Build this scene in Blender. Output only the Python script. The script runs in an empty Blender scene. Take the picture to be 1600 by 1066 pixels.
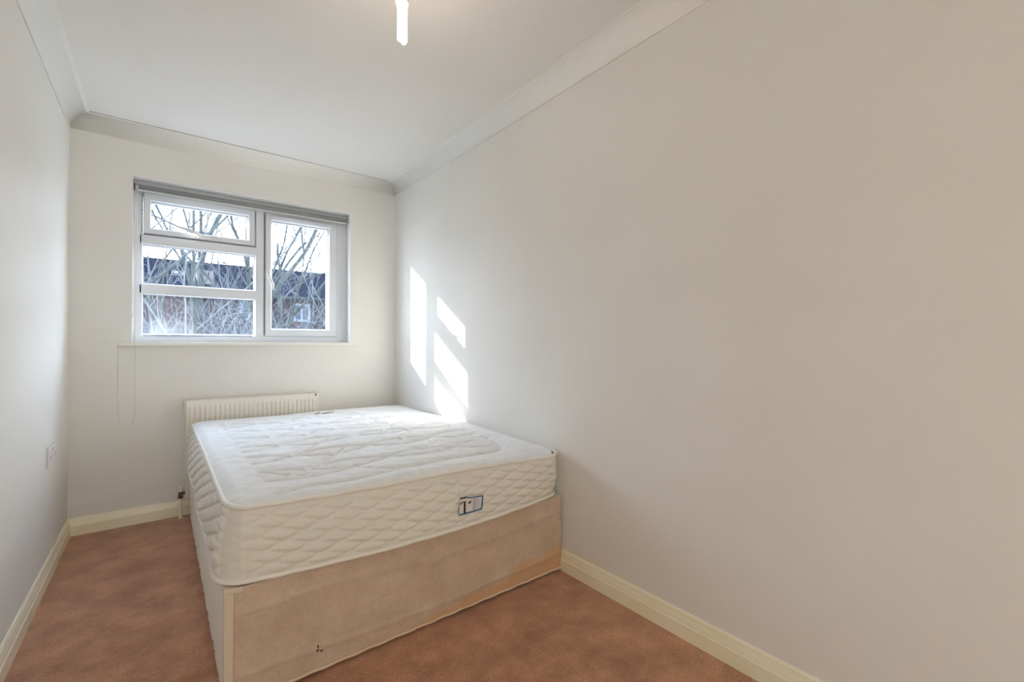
import bpy, bmesh, math, random
import numpy as np
from mathutils import Vector, Matrix, noise

C = bpy.context.scene.collection
S = bpy.context.scene
PI = math.pi

# ------------------------------------------------------------------ camera
CAMZ = 1.064
FPX = 703.6
yaw, tilt = math.radians(38.04), math.radians(0.3716)
F = Vector((math.sin(yaw)*math.cos(tilt), math.cos(yaw)*math.cos(tilt), math.sin(tilt)))
R = Vector((math.cos(yaw), -math.sin(yaw), 0))
U = R.cross(F)
cam_data = bpy.data.cameras.new('camera')
cam = bpy.data.objects.new('camera', cam_data)
C.objects.link(cam)
M = Matrix((R, U, -F)).transposed().to_4x4()
M.translation = Vector((0, 0, CAMZ))
cam.matrix_world = M
cam_data.sensor_width = 36
cam_data.lens = FPX/1600*36
cam_data.clip_start = 0.02
cam_data.clip_end = 200
S.camera = cam

# ------------------------------------------------------------------ world and sun
SKY = 13.5
SUN = 23.0
LAMP = 44.0
w = bpy.data.worlds.new('sky')
S.world = w
w.use_nodes = True
wn, wl = w.node_tree.nodes, w.node_tree.links
wn.clear()
wo = wn.new('ShaderNodeOutputWorld')
bg = wn.new('ShaderNodeBackground')
tc = wn.new('ShaderNodeTexCoord')
sx = wn.new('ShaderNodeSeparateXYZ')
rp = wn.new('ShaderNodeValToRGB')
wl.new(tc.outputs['Generated'], sx.inputs[0])
wl.new(sx.outputs['Z'], rp.inputs[0])
rp.color_ramp.elements[0].position = 0.0
rp.color_ramp.elements[0].color = (0.87, 0.94, 1.0, 1)
rp.color_ramp.elements[1].position = 0.75
rp.color_ramp.elements[1].color = (0.55, 0.75, 1.0, 1)
wl.new(rp.outputs[0], bg.inputs[0])
bg.inputs[1].default_value = SKY
wl.new(bg.outputs[0], wo.inputs[0])

sun_dir = Vector((1, -0.79, -0.503)).normalized()
sd = bpy.data.lights.new('sun', 'SUN')
sd.energy = SUN
sd.color = (1.0, 0.93, 0.82)
sd.angle = math.radians(0.55)
sun = bpy.data.objects.new('sun', sd)
C.objects.link(sun)
sun.location = (-6, 8, 6)
sun.rotation_euler = sun_dir.to_track_quat('-Z', 'Y').to_euler()

# fill light added behind the viewpoint to brighten the bed front and near walls
FILL = 24.0
hd = bpy.data.lights.new('doorway_fill', 'AREA')
hd.shape = 'RECTANGLE'
hd.size = 0.76
hd.size_y = 1.96
hd.energy = FILL
hd.color = (0.96, 0.95, 0.81)
fill = bpy.data.objects.new('doorway_fill', hd)
C.objects.link(fill)
fill.location = (0.04, -1.72, 0.99)
fill.rotation_euler = (PI/2, 0, 0)

S.view_settings.view_transform = 'Standard'
S.view_settings.look = 'None'
S.view_settings.gamma = 1
S.view_settings.use_curve_mapping = False
S.view_settings.exposure = 0.0
S.cycles.diffuse_bounces = 7
S.cycles.max_bounces = 14

# ------------------------------------------------------------------ measures
XL, XR, YB, YF = -0.3987, 1.5045, 3.479, -1.60
ZC = 2.35
COV = 0.088
WX0, WX1, WZ0, WZ1 = -0.1278, 1.1473, 1.0718, 2.0602
WT = 0.15          # thickness of the window wall
BX0, BY0, BY1 = 0.1505, 1.534, 3.36
DZ = 0.356
SEAM = 2.50


# ------------------------------------------------------------------ materials
def mat(name, col, rough=0.6, spec=0.5, metal=0.0):
    m = bpy.data.materials.new(name)
    m.use_nodes = True
    b = m.node_tree.nodes['Principled BSDF']
    b.inputs['Base Color'].default_value = (*col, 1)
    b.inputs['Roughness'].default_value = rough
    b.inputs['Specular IOR Level'].default_value = spec
    b.inputs['Metallic'].default_value = metal
    return m


def N(m, t, **kw):
    n = m.node_tree.nodes.new(t)
    for k, v in kw.items():
        setattr(n, k, v)
    return n


def noise_tex(m, scale, detail=4, rough=0.5, stretch=None):
    t = N(m, 'ShaderNodeTexCoord')
    mp = N(m, 'ShaderNodeMapping')
    if stretch:
        mp.inputs['Scale'].default_value = stretch
    m.node_tree.links.new(t.outputs['Object'], mp.inputs[0])
    n = N(m, 'ShaderNodeTexNoise')
    n.inputs['Scale'].default_value = scale
    n.inputs['Detail'].default_value = detail
    n.inputs['Roughness'].default_value = rough
    m.node_tree.links.new(mp.outputs[0], n.inputs['Vector'])
    return n


def ramp(m, src, stops):
    r = N(m, 'ShaderNodeValToRGB')
    e = r.color_ramp.elements
    while len(e) < len(stops):
        e.new(0.5)
    for i, (p, c) in enumerate(stops):
        e[i].position = p
        e[i].color = (*c, 1)
    m.node_tree.links.new(src, r.inputs[0])
    return r


def to_color(m, out):
    m.node_tree.links.new(out, m.node_tree.nodes['Principled BSDF'].inputs['Base Color'])


def bump(m, src, strength, dist):
    b = N(m, 'ShaderNodeBump')
    b.inputs['Strength'].default_value = strength
    b.inputs['Distance'].default_value = dist
    m.node_tree.links.new(src, b.inputs['Height'])
    m.node_tree.links.new(b.outputs[0], m.node_tree.nodes['Principled BSDF'].inputs['Normal'])
    return b


def mix(m, fac, a, b):
    n = N(m, 'ShaderNodeMix', data_type='RGBA')
    for sock, v in ((n.inputs[0], fac), (n.inputs[6], a), (n.inputs[7], b)):
        if isinstance(v, (int, float)):
            sock.default_value = v
        elif isinstance(v, tuple):
            sock.default_value = (*v, 1)
        else:
            m.node_tree.links.new(v, sock)
    return n.outputs[2]


def math_n(m, op, a, b=None):
    n = N(m, 'ShaderNodeMath', operation=op)
    for i, v in enumerate((a, b)):
        if v is None:
            continue
        if isinstance(v, (int, float)):
            n.inputs[i].default_value = v
        else:
            m.node_tree.links.new(v, n.inputs[i])
    return n.outputs[0]


m_wall = mat('wall_paint', (0.79, 0.775, 0.75), 0.62, 0.3)
nz = noise_tex(m_wall, 2.2, 4)
to_color(m_wall, ramp(m_wall, nz.outputs[0], [(0.3, (0.775, 0.758, 0.735)), (0.7, (0.80, 0.79, 0.765))]).outputs[0])
bump(m_wall, noise_tex(m_wall, 90, 3).outputs[0], 0.12, 0.002)
m_ceil = mat('ceiling_paint', (0.80, 0.79, 0.77), 0.8, 0.2)
bump(m_ceil, noise_tex(m_ceil, 70, 3).outputs[0], 0.1, 0.002)
m_cove = mat('coving_paint', (0.84, 0.83, 0.80), 0.75, 0.2)
m_reveal = mat('reveal_gloss_paint', (0.91, 0.91, 0.90), 0.35, 0.5)
m_cream = mat('cream_gloss_paint', (0.78, 0.72, 0.52), 0.33, 0.5)
nz = noise_tex(m_cream, 6, 4)
to_color(m_cream, ramp(m_cream, nz.outputs[0], [(0.3, (0.89, 0.835, 0.64)), (0.7, (0.92, 0.875, 0.72))]).outputs[0])
m_sill = mat('sill_gloss_paint', (0.80, 0.78, 0.72), 0.35, 0.5)
m_crack = mat('crack_shadow', (0.30, 0.27, 0.25), 0.9, 0.1)
m_upvc = mat('white_upvc', (0.71, 0.735, 0.785), 0.28, 0.5)
m_gasket = mat('grey_gasket', (0.30, 0.30, 0.31), 0.6)
m_handle = mat('white_handle', (0.80, 0.79, 0.76), 0.3, 0.5)
m_lock = mat('dark_lock', (0.05, 0.045, 0.04), 0.5)
m_chain = mat('ivory_cord', (0.72, 0.69, 0.62), 0.45)
m_blind = mat('grey_blind_fabric', (0.28, 0.29, 0.30), 0.75)
bump(m_blind, noise_tex(m_blind, 300, 2).outputs[0], 0.15, 0.001)
m_bar = mat('blind_bar', (0.55, 0.56, 0.56), 0.4)
m_brk = mat('blind_bracket', (0.16, 0.16, 0.16), 0.5)
m_rad = mat('radiator_enamel', (0.80, 0.765, 0.69), 0.32, 0.5)
m_brass = mat('tarnished_nut', (0.12, 0.09, 0.07), 0.4, 0.5, 0.8)
m_cap = mat('valve_cap_plastic', (0.75, 0.74, 0.70), 0.4)
m_sock = mat('socket_plastic', (0.76, 0.74, 0.74), 0.35)
m_hole = mat('socket_hole', (0.45, 0.43, 0.43), 0.6)

# carpet
m_carpet = mat('carpet', (0.3, 0.15, 0.1), 0.95, 0.1)
n1 = noise_tex(m_carpet, 7, 6, 0.65)
n2 = noise_tex(m_carpet, 130, 4, 0.8)
n3 = noise_tex(m_carpet, 1.6, 3)
c1 = ramp(m_carpet, n1.outputs[0], [(0.34, (0.42, 0.175, 0.082)), (0.66, (0.76, 0.39, 0.22))]).outputs[0]
c2 = ramp(m_carpet, n2.outputs[0], [(0.32, (0.42, 0.38, 0.35)), (0.66, (1.12, 1.12, 1.12))]).outputs[0]
mm = N(m_carpet, 'ShaderNodeMix', data_type='RGBA', blend_type='MULTIPLY')
mm.inputs[0].default_value = 0.85
m_carpet.node_tree.links.new(c1, mm.inputs[6])
m_carpet.node_tree.links.new(c2, mm.inputs[7])
c3 = ramp(m_carpet, n3.outputs[0], [(0.3, (0.90, 0.86, 0.84)), (0.7, (1.08, 1.08, 1.08))]).outputs[0]
m2 = N(m_carpet, 'ShaderNodeMix', data_type='RGBA', blend_type='MULTIPLY')
m2.inputs[0].default_value = 1.0
m_carpet.node_tree.links.new(mm.outputs[2], m2.inputs[6])
m_carpet.node_tree.links.new(c3, m2.inputs[7])
to_color(m_carpet, m2.outputs[2])
hs = math_n(m_carpet, 'ADD', n2.outputs[0], math_n(m_carpet, 'MULTIPLY', n1.outputs[0], 1.6))
bump(m_carpet, hs, 0.75, 0.006)
m_carpet.node_tree.nodes['Principled BSDF'].inputs['Sheen Weight'].default_value = 0.9
m_carpet.node_tree.nodes['Principled BSDF'].inputs['Sheen Tint'].default_value = (1.0, 0.80, 0.72, 1)
m_carpet.node_tree.nodes['Principled BSDF'].inputs['Sheen Roughness'].default_value = 0.45

# mattress fabric: white ticking with a pale woven figure
m_tick = mat('mattress_top_fabric', (0.78, 0.79, 0.80), 0.75, 0.25)
t1 = noise_tex(m_tick, 26, 3, 0.5, (1, 1, 1))
to_color(m_tick, ramp(m_tick, t1.outputs[0], [(0.40, (0.80, 0.81, 0.83)), (0.60, (0.86, 0.86, 0.87))]).outputs[0])
t2 = noise_tex(m_tick, 60, 4, 0.6, (0.35, 1.6, 1))
bump(m_tick, t2.outputs[0], 0.15, 0.003)
m_side = mat('mattress_border_fabric', (0.76, 0.73, 0.68), 0.7, 0.3)
bump(m_side, noise_tex(m_side, 140, 3).outputs[0], 0.2, 0.002)
m_pipe = mat('mattress_piping', (0.82, 0.80, 0.75), 0.5, 0.4)

# divan fabrics
m_div = mat('divan_side_fabric', (0.90, 0.88, 0.84), 0.8, 0.2)
d1 = noise_tex(m_div, 160, 3)
bump(m_div, d1.outputs[0], 0.2, 0.002)
m_front = mat('divan_front_fabric', (0.6, 0.46, 0.36), 0.75, 0.25)
fn = noise_tex(m_front, 12, 5, 0.6, (1, 1, 1))
fa = ramp(m_front, fn.outputs[0], [(0.3, (0.56, 0.425, 0.33)), (0.7, (0.66, 0.52, 0.415))]).outputs[0]
fo = noise_tex(m_front, 120, 2, 0.5)
fb = ramp(m_front, fo.outputs[0], [(0.3, (0.90, 0.89, 0.88)), (0.7, (1, 1, 1))]).outputs[0]
fm = N(m_front, 'ShaderNodeMix', data_type='RGBA', blend_type='MULTIPLY')
fm.inputs[0].default_value = 1.0
m_front.node_tree.links.new(fa, fm.inputs[6])
m_front.node_tree.links.new(fb, fm.inputs[7])
# rust-coloured tide mark soaked into the lower right of the cover
g = N(m_front, 'ShaderNodeNewGeometry')
sp = N(m_front, 'ShaderNodeSeparateXYZ')
m_front.node_tree.links.new(g.outputs['Position'], sp.inputs[0])
edge = noise_tex(m_front, 9, 4, 0.6, (1, 1, 0.3))
hx = math_n(m_front, 'MULTIPLY', math_n(m_front, 'SUBTRACT', sp.outputs['X'], 0.62), 0.135)
lim = math_n(m_front, 'ADD', hx, math_n(m_front, 'MULTIPLY', math_n(m_front, 'SUBTRACT', edge.outputs[0], 0.5), 0.10))
dlt = math_n(m_front, 'SUBTRACT', lim, sp.outputs['Z'])
mask = N(m_front, 'ShaderNodeMapRange')
mask.inputs[1].default_value = -0.022
mask.inputs[2].default_value = 0.012
mask.inputs[4].default_value = 0.62
m_front.node_tree.links.new(dlt, mask.inputs[0])
to_color(m_front, mix(m_front, mask.outputs[0], fm.outputs[2], (0.64, 0.345, 0.155)))
bump(m_front, fo.outputs[0], 0.2, 0.002)
m_hem = mat('divan_hem_tape', (0.72, 0.55, 0.43), 0.7, 0.3)
m_corner = mat('divan_corner_fabric', (0.68, 0.58, 0.48), 0.7, 0.3)

m_tag_w = mat('tag_white', (0.72, 0.70, 0.70), 0.5)
m_tag_b = mat('tag_blue', (0.03, 0.14, 0.34), 0.5)
m_tag_lb = mat('tag_pale_blue', (0.38, 0.50, 0.66), 0.5)
m_tag_k = mat('tag_black', (0.012, 0.010, 0.010), 0.5)
m_tag_g = mat('tag_grey', (0.48, 0.42, 0.44), 0.5)
m_brown = mat('dark_brown_tape', (0.055, 0.025, 0.02), 0.7)
m_pinkt = mat('pink_brown_tape', (0.42, 0.27, 0.23), 0.7)


def glass(name, haze, corner=None):
    m = bpy.data.materials.new(name)
    m.use_nodes = True
    nt = m.node_tree
    nt.nodes.clear()
    out = nt.nodes.new('ShaderNodeOutputMaterial')
    tr = nt.nodes.new('ShaderNodeBsdfTransparent')
    tr.inputs[0].default_value = (0.97, 0.985, 1, 1)
    gl = nt.nodes.new('ShaderNodeBsdfGlossy')
    gl.inputs['Roughness'].default_value = 0.02
    mx = nt.nodes.new('ShaderNodeMixShader')
    mx.inputs[0].default_value = 0.012
    nt.links.new(tr.outputs[0], mx.inputs[1])
    nt.links.new(gl.outputs[0], mx.inputs[2])
    tl = nt.nodes.new('ShaderNodeBsdfTranslucent')
    tl.inputs[0].default_value = (0.82, 0.90, 1.0, 1)
    m2 = nt.nodes.new('ShaderNodeMixShader')
    m2.inputs[0].default_value = haze
    nt.links.new(mx.outputs[0], m2.inputs[1])
    nt.links.new(tl.outputs[0], m2.inputs[2])
    nt.links.new(m2.outputs[0], out.inputs[0])
    if corner:
        # haze mixed in, densest at the lower left corner
        geo = nt.nodes.new('ShaderNodeNewGeometry')
        vm = nt.nodes.new('ShaderNodeVectorMath'); vm.operation = 'SUBTRACT'
        vm.inputs[1].default_value = corner
        nt.links.new(geo.outputs['Position'], vm.inputs[0])
        sc = nt.nodes.new('ShaderNodeVectorMath'); sc.operation = 'MULTIPLY'
        sc.inputs[1].default_value = (3.2, 0, 9.0)
        nt.links.new(vm.outputs[0], sc.inputs[0])
        ln = nt.nodes.new('ShaderNodeVectorMath'); ln.operation = 'LENGTH'
        nt.links.new(sc.outputs[0], ln.inputs[0])
        mr = nt.nodes.new('ShaderNodeMapRange')
        mr.inputs[1].default_value = 0.0; mr.inputs[2].default_value = 1.0
        mr.inputs[3].default_value = 0.05; mr.inputs[4].default_value = haze
        nt.links.new(ln.outputs['Value'], mr.inputs[0])
        nt.links.new(mr.outputs[0], m2.inputs[0])
    return m


m_glass = glass('window_glass', 0.005)
m_glass_corner = glass('corner_haze_glass', 0.008, (-0.07, 3.6, 1.135))

# outdoors
m_slate = mat('slate_roof', (0.045, 0.075, 0.16), 0.9, 0.0)
br = N(m_slate, 'ShaderNodeTexBrick')
tcs = N(m_slate, 'ShaderNodeTexCoord')
m_slate.node_tree.links.new(tcs.outputs['Object'], br.inputs['Vector'])
br.inputs['Scale'].default_value = 1.0
br.inputs['Brick Width'].default_value = 0.3
br.inputs['Row Height'].default_value = 0.16
br.inputs['Mortar Size'].default_value = 0.012
br.inputs['Color1'].default_value = (0.0018, 0.0036, 0.0095, 1)
br.inputs['Color2'].default_value = (0.0036, 0.0055, 0.0125, 1)
br.inputs['Mortar'].default_value = (0.0012, 0.0020, 0.005, 1)
to_color(m_slate, br.outputs[0])
m_brick = mat('far_brick', (0.12, 0.06, 0.07), 0.9, 0.0)
bb = N(m_brick, 'ShaderNodeTexBrick')
tcb = N(m_brick, 'ShaderNodeTexCoord')
mpb = N(m_brick, 'ShaderNodeMapping')
mpb.inputs['Rotation'].default_value = (PI/2, 0, 0)
m_brick.node_tree.links.new(tcb.outputs['Object'], mpb.inputs[0])
m_brick.node_tree.links.new(mpb.outputs[0], bb.inputs['Vector'])
bb.inputs['Scale'].default_value = 1.0
bb.inputs['Brick Width'].default_value = 0.225
bb.inputs['Row Height'].default_value = 0.075
bb.inputs['Mortar Size'].default_value = 0.010
bb.inputs['Color1'].default_value = (0.014, 0.0075, 0.012, 1)
bb.inputs['Color2'].default_value = (0.022, 0.011, 0.015, 1)
bb.inputs['Mortar'].default_value = (0.022, 0.018, 0.024, 1)
to_color(m_brick, bb.outputs[0])
m_wfr = mat('far_window_frame', (0.10, 0.12, 0.15), 0.6, 0.1)
m_fpane = mat('far_window_pane', (0.02, 0.03, 0.045), 0.4, 0.1)
m_render = mat('pale_render', (0.07, 0.065, 0.07), 0.8, 0.1)
m_ground = mat('garden_ground', (0.06, 0.07, 0.035), 0.95, 0.1)
gn = noise_tex(m_ground, 2, 6, 0.7)
to_color(m_ground, ramp(m_ground, gn.outputs[0], [(0.3, (0.10, 0.10, 0.09)), (0.7, (0.15, 0.15, 0.13))]).outputs[0])


def bark_mat(name, a, b, sc=14):
    m = mat(name, a, 0.9, 0.05)
    n = noise_tex(m, sc, 4, 0.6, (1, 1, 0.3))
    to_color(m, ramp(m, n.outputs[0], [(0.3, a), (0.7, b)]).outputs[0])
    return m


m_bark = bark_mat('grey_green_bark', (0.014, 0.018, 0.020), (0.036, 0.042, 0.042))
m_twig = bark_mat('pale_twig_bark', (0.030, 0.037, 0.043), (0.075, 0.082, 0.09))
m_bark2 = bark_mat('dark_bark', (0.010, 0.013, 0.016), (0.022, 0.026, 0.03))
m_bramble = bark_mat('bleached_stem', (0.040, 0.048, 0.060), (0.11, 0.118, 0.132))
m_bud = mat('dry_seed_cluster', (0.03, 0.022, 0.02), 0.8, 0.1)


# ------------------------------------------------------------------ helpers
def link(name, me, m, parent=None, smooth=False, kind=None):
    o = bpy.data.objects.new(name, me)
    C.objects.link(o)
    if m is not None:
        me.materials.append(m)
    if smooth:
        for p in me.polygons:
            p.use_smooth = True
    if parent is not None:
        o.parent = parent
    if kind:
        o['kind'] = kind
    return o


def from_bm(name, bm, m, parent=None, smooth=False, kind=None, recalc=True):
    if recalc:
        bmesh.ops.recalc_face_normals(bm, faces=bm.faces)
    me = bpy.data.meshes.new(name)
    bm.to_mesh(me)
    bm.free()
    return link(name, me, m, parent, smooth, kind)


def from_vf(name, v, f, m, parent=None, smooth=False, kind=None):
    me = bpy.data.meshes.new(name)
    me.from_pydata([tuple(map(float, p)) for p in v], [], f)
    me.update()
    return link(name, me, m, parent, smooth, kind)


def box(bm, x0, x1, y0, y1, z0, z1, bev=0, seg=2):
    r = bmesh.ops.create_cube(bm, size=1)
    vs = r['verts']
    for v in vs:
        v.co = Vector(((x0+x1)/2 + v.co.x*(x1-x0), (y0+y1)/2 + v.co.y*(y1-y0), (z0+z1)/2 + v.co.z*(z1-z0)))
    if bev:
        es = list({e for v in vs for e in v.link_edges})
        bmesh.ops.bevel(bm, geom=es, offset=bev, segments=seg, affect='EDGES', profile=0.5)
    return bm


def boxo(name, x0, x1, y0, y1, z0, z1, m, parent=None, bev=0, seg=2, kind=None):
    bm = bmesh.new()
    box(bm, x0, x1, y0, y1, z0, z1, bev, seg)
    return from_bm(name, bm, m, parent, False, kind)


def cyl(bm, p, q, r0, r1=None, n=16, cap=True):
    r1 = r0 if r1 is None else r1
    p, q = Vector(p), Vector(q)
    d = (q-p)
    rot = d.to_track_quat('Z', 'Y').to_matrix().to_4x4()
    mtx = Matrix.Translation((p+q)/2) @ rot
    bmesh.ops.create_cone(bm, cap_ends=cap, segments=n, radius1=r0, radius2=r1, depth=d.length, matrix=mtx)
    return bm


def tube(pts, rad, n=6, closed=False):
    """verts, faces of a tube along pts; rad number or list"""
    P = [Vector(p) for p in pts]
    k = len(P)
    rr = rad if isinstance(rad, (list, tuple)) else [rad]*k
    V, Fc = [], []
    ref = Vector((0.13, 0.27, 1)).normalized()
    for i in range(k):
        a = P[(i-1) % k] if closed else P[max(i-1, 0)]
        b = P[(i+1) % k] if closed else P[min(i+1, k-1)]
        t = (b-a).normalized()
        u = t.cross(ref)
        if u.length < 0.15:
            u = t.cross(Vector((1, 0.2, 0)))
        u.normalize()
        v = t.cross(u)
        for j in range(n):
            an = 2*PI*j/n
            V.append(P[i] + (u*math.cos(an) + v*math.sin(an))*rr[i])
    for i in range(k if closed else k-1):
        i2 = (i+1) % k
        for j in range(n):
            j2 = (j+1) % n
            Fc.append((i*n+j, i*n+j2, i2*n+j2, i2*n+j))
    if not closed:
        Fc.append(tuple(range(n))[::-1])
        Fc.append(tuple(range((k-1)*n, k*n)))
    return V, Fc


def ring(bm, x0, x1, z0, z1, prof):
    """mitred rectangular frame; prof = closed list of (inset, y)"""
    cols = []
    for (cx, cz, sx_, sz_) in ((x0, z0, 1, 1), (x1, z0, -1, 1), (x1, z1, -1, -1), (x0, z1, 1, -1)):
        cols.append([bm.verts.new((cx+sx_*i, y, cz+sz_*i)) for i, y in prof])
    n = len(prof)
    for c in range(4):
        a, b = cols[c], cols[(c+1) % 4]
        for j in range(n):
            bm.faces.new((a[j], a[(j+1) % n], b[(j+1) % n], b[j]))
    return bm


def extrude_profile(name, prof, p0, p1, out, m, kind=None, parent=None):
    """prof: (distance from wall, z); p0->p1 along the wall, out = direction into the room"""
    p0, p1, out = Vector(p0), Vector(p1), Vector(out)
    V = [p0 + out*a + Vector((0, 0, z)) for a, z in prof] + [p1 + out*a + Vector((0, 0, z)) for a, z in prof]
    n = len(prof)
    Fc = [(j, (j+1) % n, n+(j+1) % n, n+j) for j in range(n)] + [tuple(range(n))[::-1], tuple(range(n, 2*n))]
    bm = bmesh.new()
    vs = [bm.verts.new(v) for v in V]
    for f in Fc:
        bm.faces.new([vs[i] for i in f])
    return from_bm(name, bm, m, parent, False, kind)


def thing(name, label, cat, loc=(0, 0, 0), group=None, kind=None):
    o = bpy.data.objects.new(name, None)
    C.objects.link(o)
    o.location = loc
    o.empty_display_size = 0.1
    if label:
        o['label'] = label
    if cat:
        o['category'] = cat
    if group:
        o['group'] = group
    if kind:
        o['kind'] = kind
    return o


def adopt(root):
    """children were built in world coordinates: keep them there under a root that is not at the origin"""
    def rel(o):
        for ch in [c for c in bpy.data.objects if c.parent == o]:
            ch.matrix_parent_inverse = Matrix.Identity(4)
            rel(ch)
    off = Vector(root.location)
    for ch in [c for c in bpy.data.objects if c.parent == root]:
        ch.location = Vector(ch.location) - off
    rel(root)


# ------------------------------------------------------------------ room shell
def structure(o, label):
    o['kind'] = 'structure'
    o['label'] = label
    return o


structure(boxo('floor', XL-.15, XR+.15, YF-.15, YB+WT, -0.12, 0, m_carpet), 'brown pink short pile carpet covering the floor')
structure(boxo('ceiling', XL-.15, XR+.15, YF-.15, YB+WT, ZC, ZC+.12, m_ceil), 'plain white painted ceiling')
structure(boxo('wall_left', XL-.15, XL, YF, YB, 0, ZC, m_wall), 'off white painted wall left of the window')
structure(boxo('wall_right', XR, XR+.15, YF, YB, 0, ZC, m_wall), 'long off white wall beside the bed with sunlight patch')
bm = bmesh.new()
box(bm, XL-.15, -.34, YF-.15, YF, 0, ZC)
box(bm, .42, XR+.15, YF-.15, YF, 0, ZC)
box(bm, -.34, .42, YF-.15, YF, 1.97, ZC)  # unseen doorway, added as an opening for the fill light
structure(from_bm('wall_front', bm, m_wall), 'off white wall with an added doorway behind the viewpoint')
bm = bmesh.new()
box(bm, -.38, -.34, YF-.15, YF+.015, 0, 2.03, .003)  # lining of the added doorway
box(bm, .42, .48, YF-.15, YF+.015, 0, 2.03, .003)
box(bm, -.34, .42, YF-.15, YF+.015, 1.97, 2.03, .003)
structure(from_bm('door_added', bm, m_cream), 'cream painted lining of the added doorway behind the viewpoint')
# unseen landing, added to close the doorway off from the sky
bm = bmesh.new()
box(bm, -.5, 1.5, -2.9, -2.8, 0, ZC)
box(bm, -.6, -.5, -2.9, YF-.15, 0, ZC)
box(bm, 1.5, 1.6, -2.9, YF-.15, 0, ZC)
box(bm, -.6, 1.6, -2.9, YF-.15, ZC, ZC+.1)
structure(from_bm('wall_added_landing', bm, m_wall), 'white walls of the added landing beyond the doorway')
structure(boxo('floor_added_landing', -.6, 1.6, -2.9, YF-.15, -.12, 0, m_carpet), 'brown carpet on the added landing')
bm = bmesh.new()
xs = [XL-.15, WX0, WX1, XR+.15]
zs = [0, WZ0-.004, WZ1, ZC]
for i in range(3):
    for k in range(3):
        if i == 1 and k == 1:
            continue
        vs = [bm.verts.new((x, YB, z)) for x, z in ((xs[i], zs[k]), (xs[i+1], zs[k]), (xs[i+1], zs[k+1]), (xs[i], zs[k+1]))]
        bm.faces.new(vs)
        vs = [bm.verts.new((x, YB+WT, z)) for x, z in ((xs[i], zs[k]), (xs[i+1], zs[k]), (xs[i+1], zs[k+1]), (xs[i], zs[k+1]))]
        bm.faces.new(vs[::-1])


def quad(*c):
    bm.faces.new([bm.verts.new(p) for p in c])


y0, y1 = YB, YB+WT
quad((xs[1], y0, zs[1]), (xs[1], y1, zs[1]), (xs[1], y1, zs[2]), (xs[1], y0, zs[2]))
quad((xs[2], y0, zs[1]), (xs[2], y0, zs[2]), (xs[2], y1, zs[2]), (xs[2], y1, zs[1]))
quad((xs[1], y0, zs[2]), (xs[1], y1, zs[2]), (xs[2], y1, zs[2]), (xs[2], y0, zs[2]))
quad((xs[1], y0, zs[1]), (xs[2], y0, zs[1]), (xs[2], y1, zs[1]), (xs[1], y1, zs[1]))
quad((xs[0], y0, 0), (xs[0], y0, ZC), (xs[0], y1, ZC), (xs[0], y1, 0))
quad((xs[3], y0, 0), (xs[3], y1, 0), (xs[3], y1, ZC), (xs[3], y0, ZC))
quad((xs[0], y0, ZC), (xs[3], y0, ZC), (xs[3], y1, ZC), (xs[0], y1, ZC))
quad((xs[0], y0, 0), (xs[0], y1, 0), (xs[3], y1, 0), (xs[3], y0, 0))
bmesh.ops.remove_doubles(bm, verts=bm.verts, dist=1e-5)
wb = structure(from_bm('wall_back', bm, m_wall), 'off white end wall with the window')
# glossier paint on the reveal faces
wb.data.materials.append(m_reveal)
for p in wb.data.polygons:
    c = p.center
    if abs(p.normal.y) < .5 and WX0-.01 < c.x < WX1+.01 and WZ0-.02 < c.z < WZ1+.01:
        p.material_index = 1

# baseboards: flat lower face, groove, then a sloped upper moulding
bp = [(0, 0), (.016, 0), (.016, .052), (.0135, .055), (.0135, .058), (.012, .066), (.009, .078), (.0075, .088), (.004, .0945), (0, .0945)]
structure(extrude_profile('baseboard_left', bp, (XL, YF, 0), (XL, YB, 0), (1, 0, 0), m_cream), 'cream gloss skirting board along the left wall')
structure(extrude_profile('baseboard_right', bp, (XR, YF, 0), (XR, YB, 0), (-1, 0, 0), m_cream), 'cream gloss skirting board along the right wall')
structure(extrude_profile('baseboard_back', bp, (XL+.002, YB, 0), (XR-.002, YB, 0), (0, -1, 0), m_cream), 'cream gloss skirting board under the window')

# coving: concave quarter with small lips
cp = [(0, ZC), (0, ZC-COV), (.003, ZC-COV)]
for i in range(11):
    a = i/10*PI/2
    rr = COV-.006
    cp.append((.003 + rr*(1-math.cos(a)), ZC-.003-rr + rr*math.sin(a) - .0))
cp += [(COV, ZC-.003), (COV, ZC)]
t1_ = structure(extrude_profile('trim_1', cp, (XL, YF, 0), (XL, YB, 0), (1, 0, 0), m_cove), 'white coving between left wall and ceiling')
t2_ = structure(extrude_profile('trim_2', cp, (XL, YB, 0), (XR, YB, 0), (0, -1, 0), m_cove), 'white coving above the window')
t3_ = structure(extrude_profile('trim_3', cp, (XR, YF, 0), (XR, YB, 0), (-1, 0, 0), m_cove), 'white coving between right wall and ceiling')
for o in (t1_, t2_, t3_):
    for p in o.data.polygons:
        p.use_smooth = len(p.vertices) == 4 and abs(p.normal.z) > .05 and abs(p.normal.z) < .995 and p.center.z > ZC-COV


def crack(parent, p0, p1, r0, seed, m=m_crack):
    rnd = random.Random(seed)
    p0, p1 = Vector(p0), Vector(p1)
    pts, rads = [], []
    for i in range(60):
        t = i/59
        pts.append(p0.lerp(p1, t) + Vector((0, 0, rnd.uniform(-.0004, .0004))))
        rads.append(r0*rnd.uniform(.5, 1.2))
    V, Fc = tube(pts, rads, 5)
    o = from_vf('crack', V, Fc, m, parent)
    o['label'] = 'fine dark crack where the coving meets the plaster'
    return o


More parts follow.
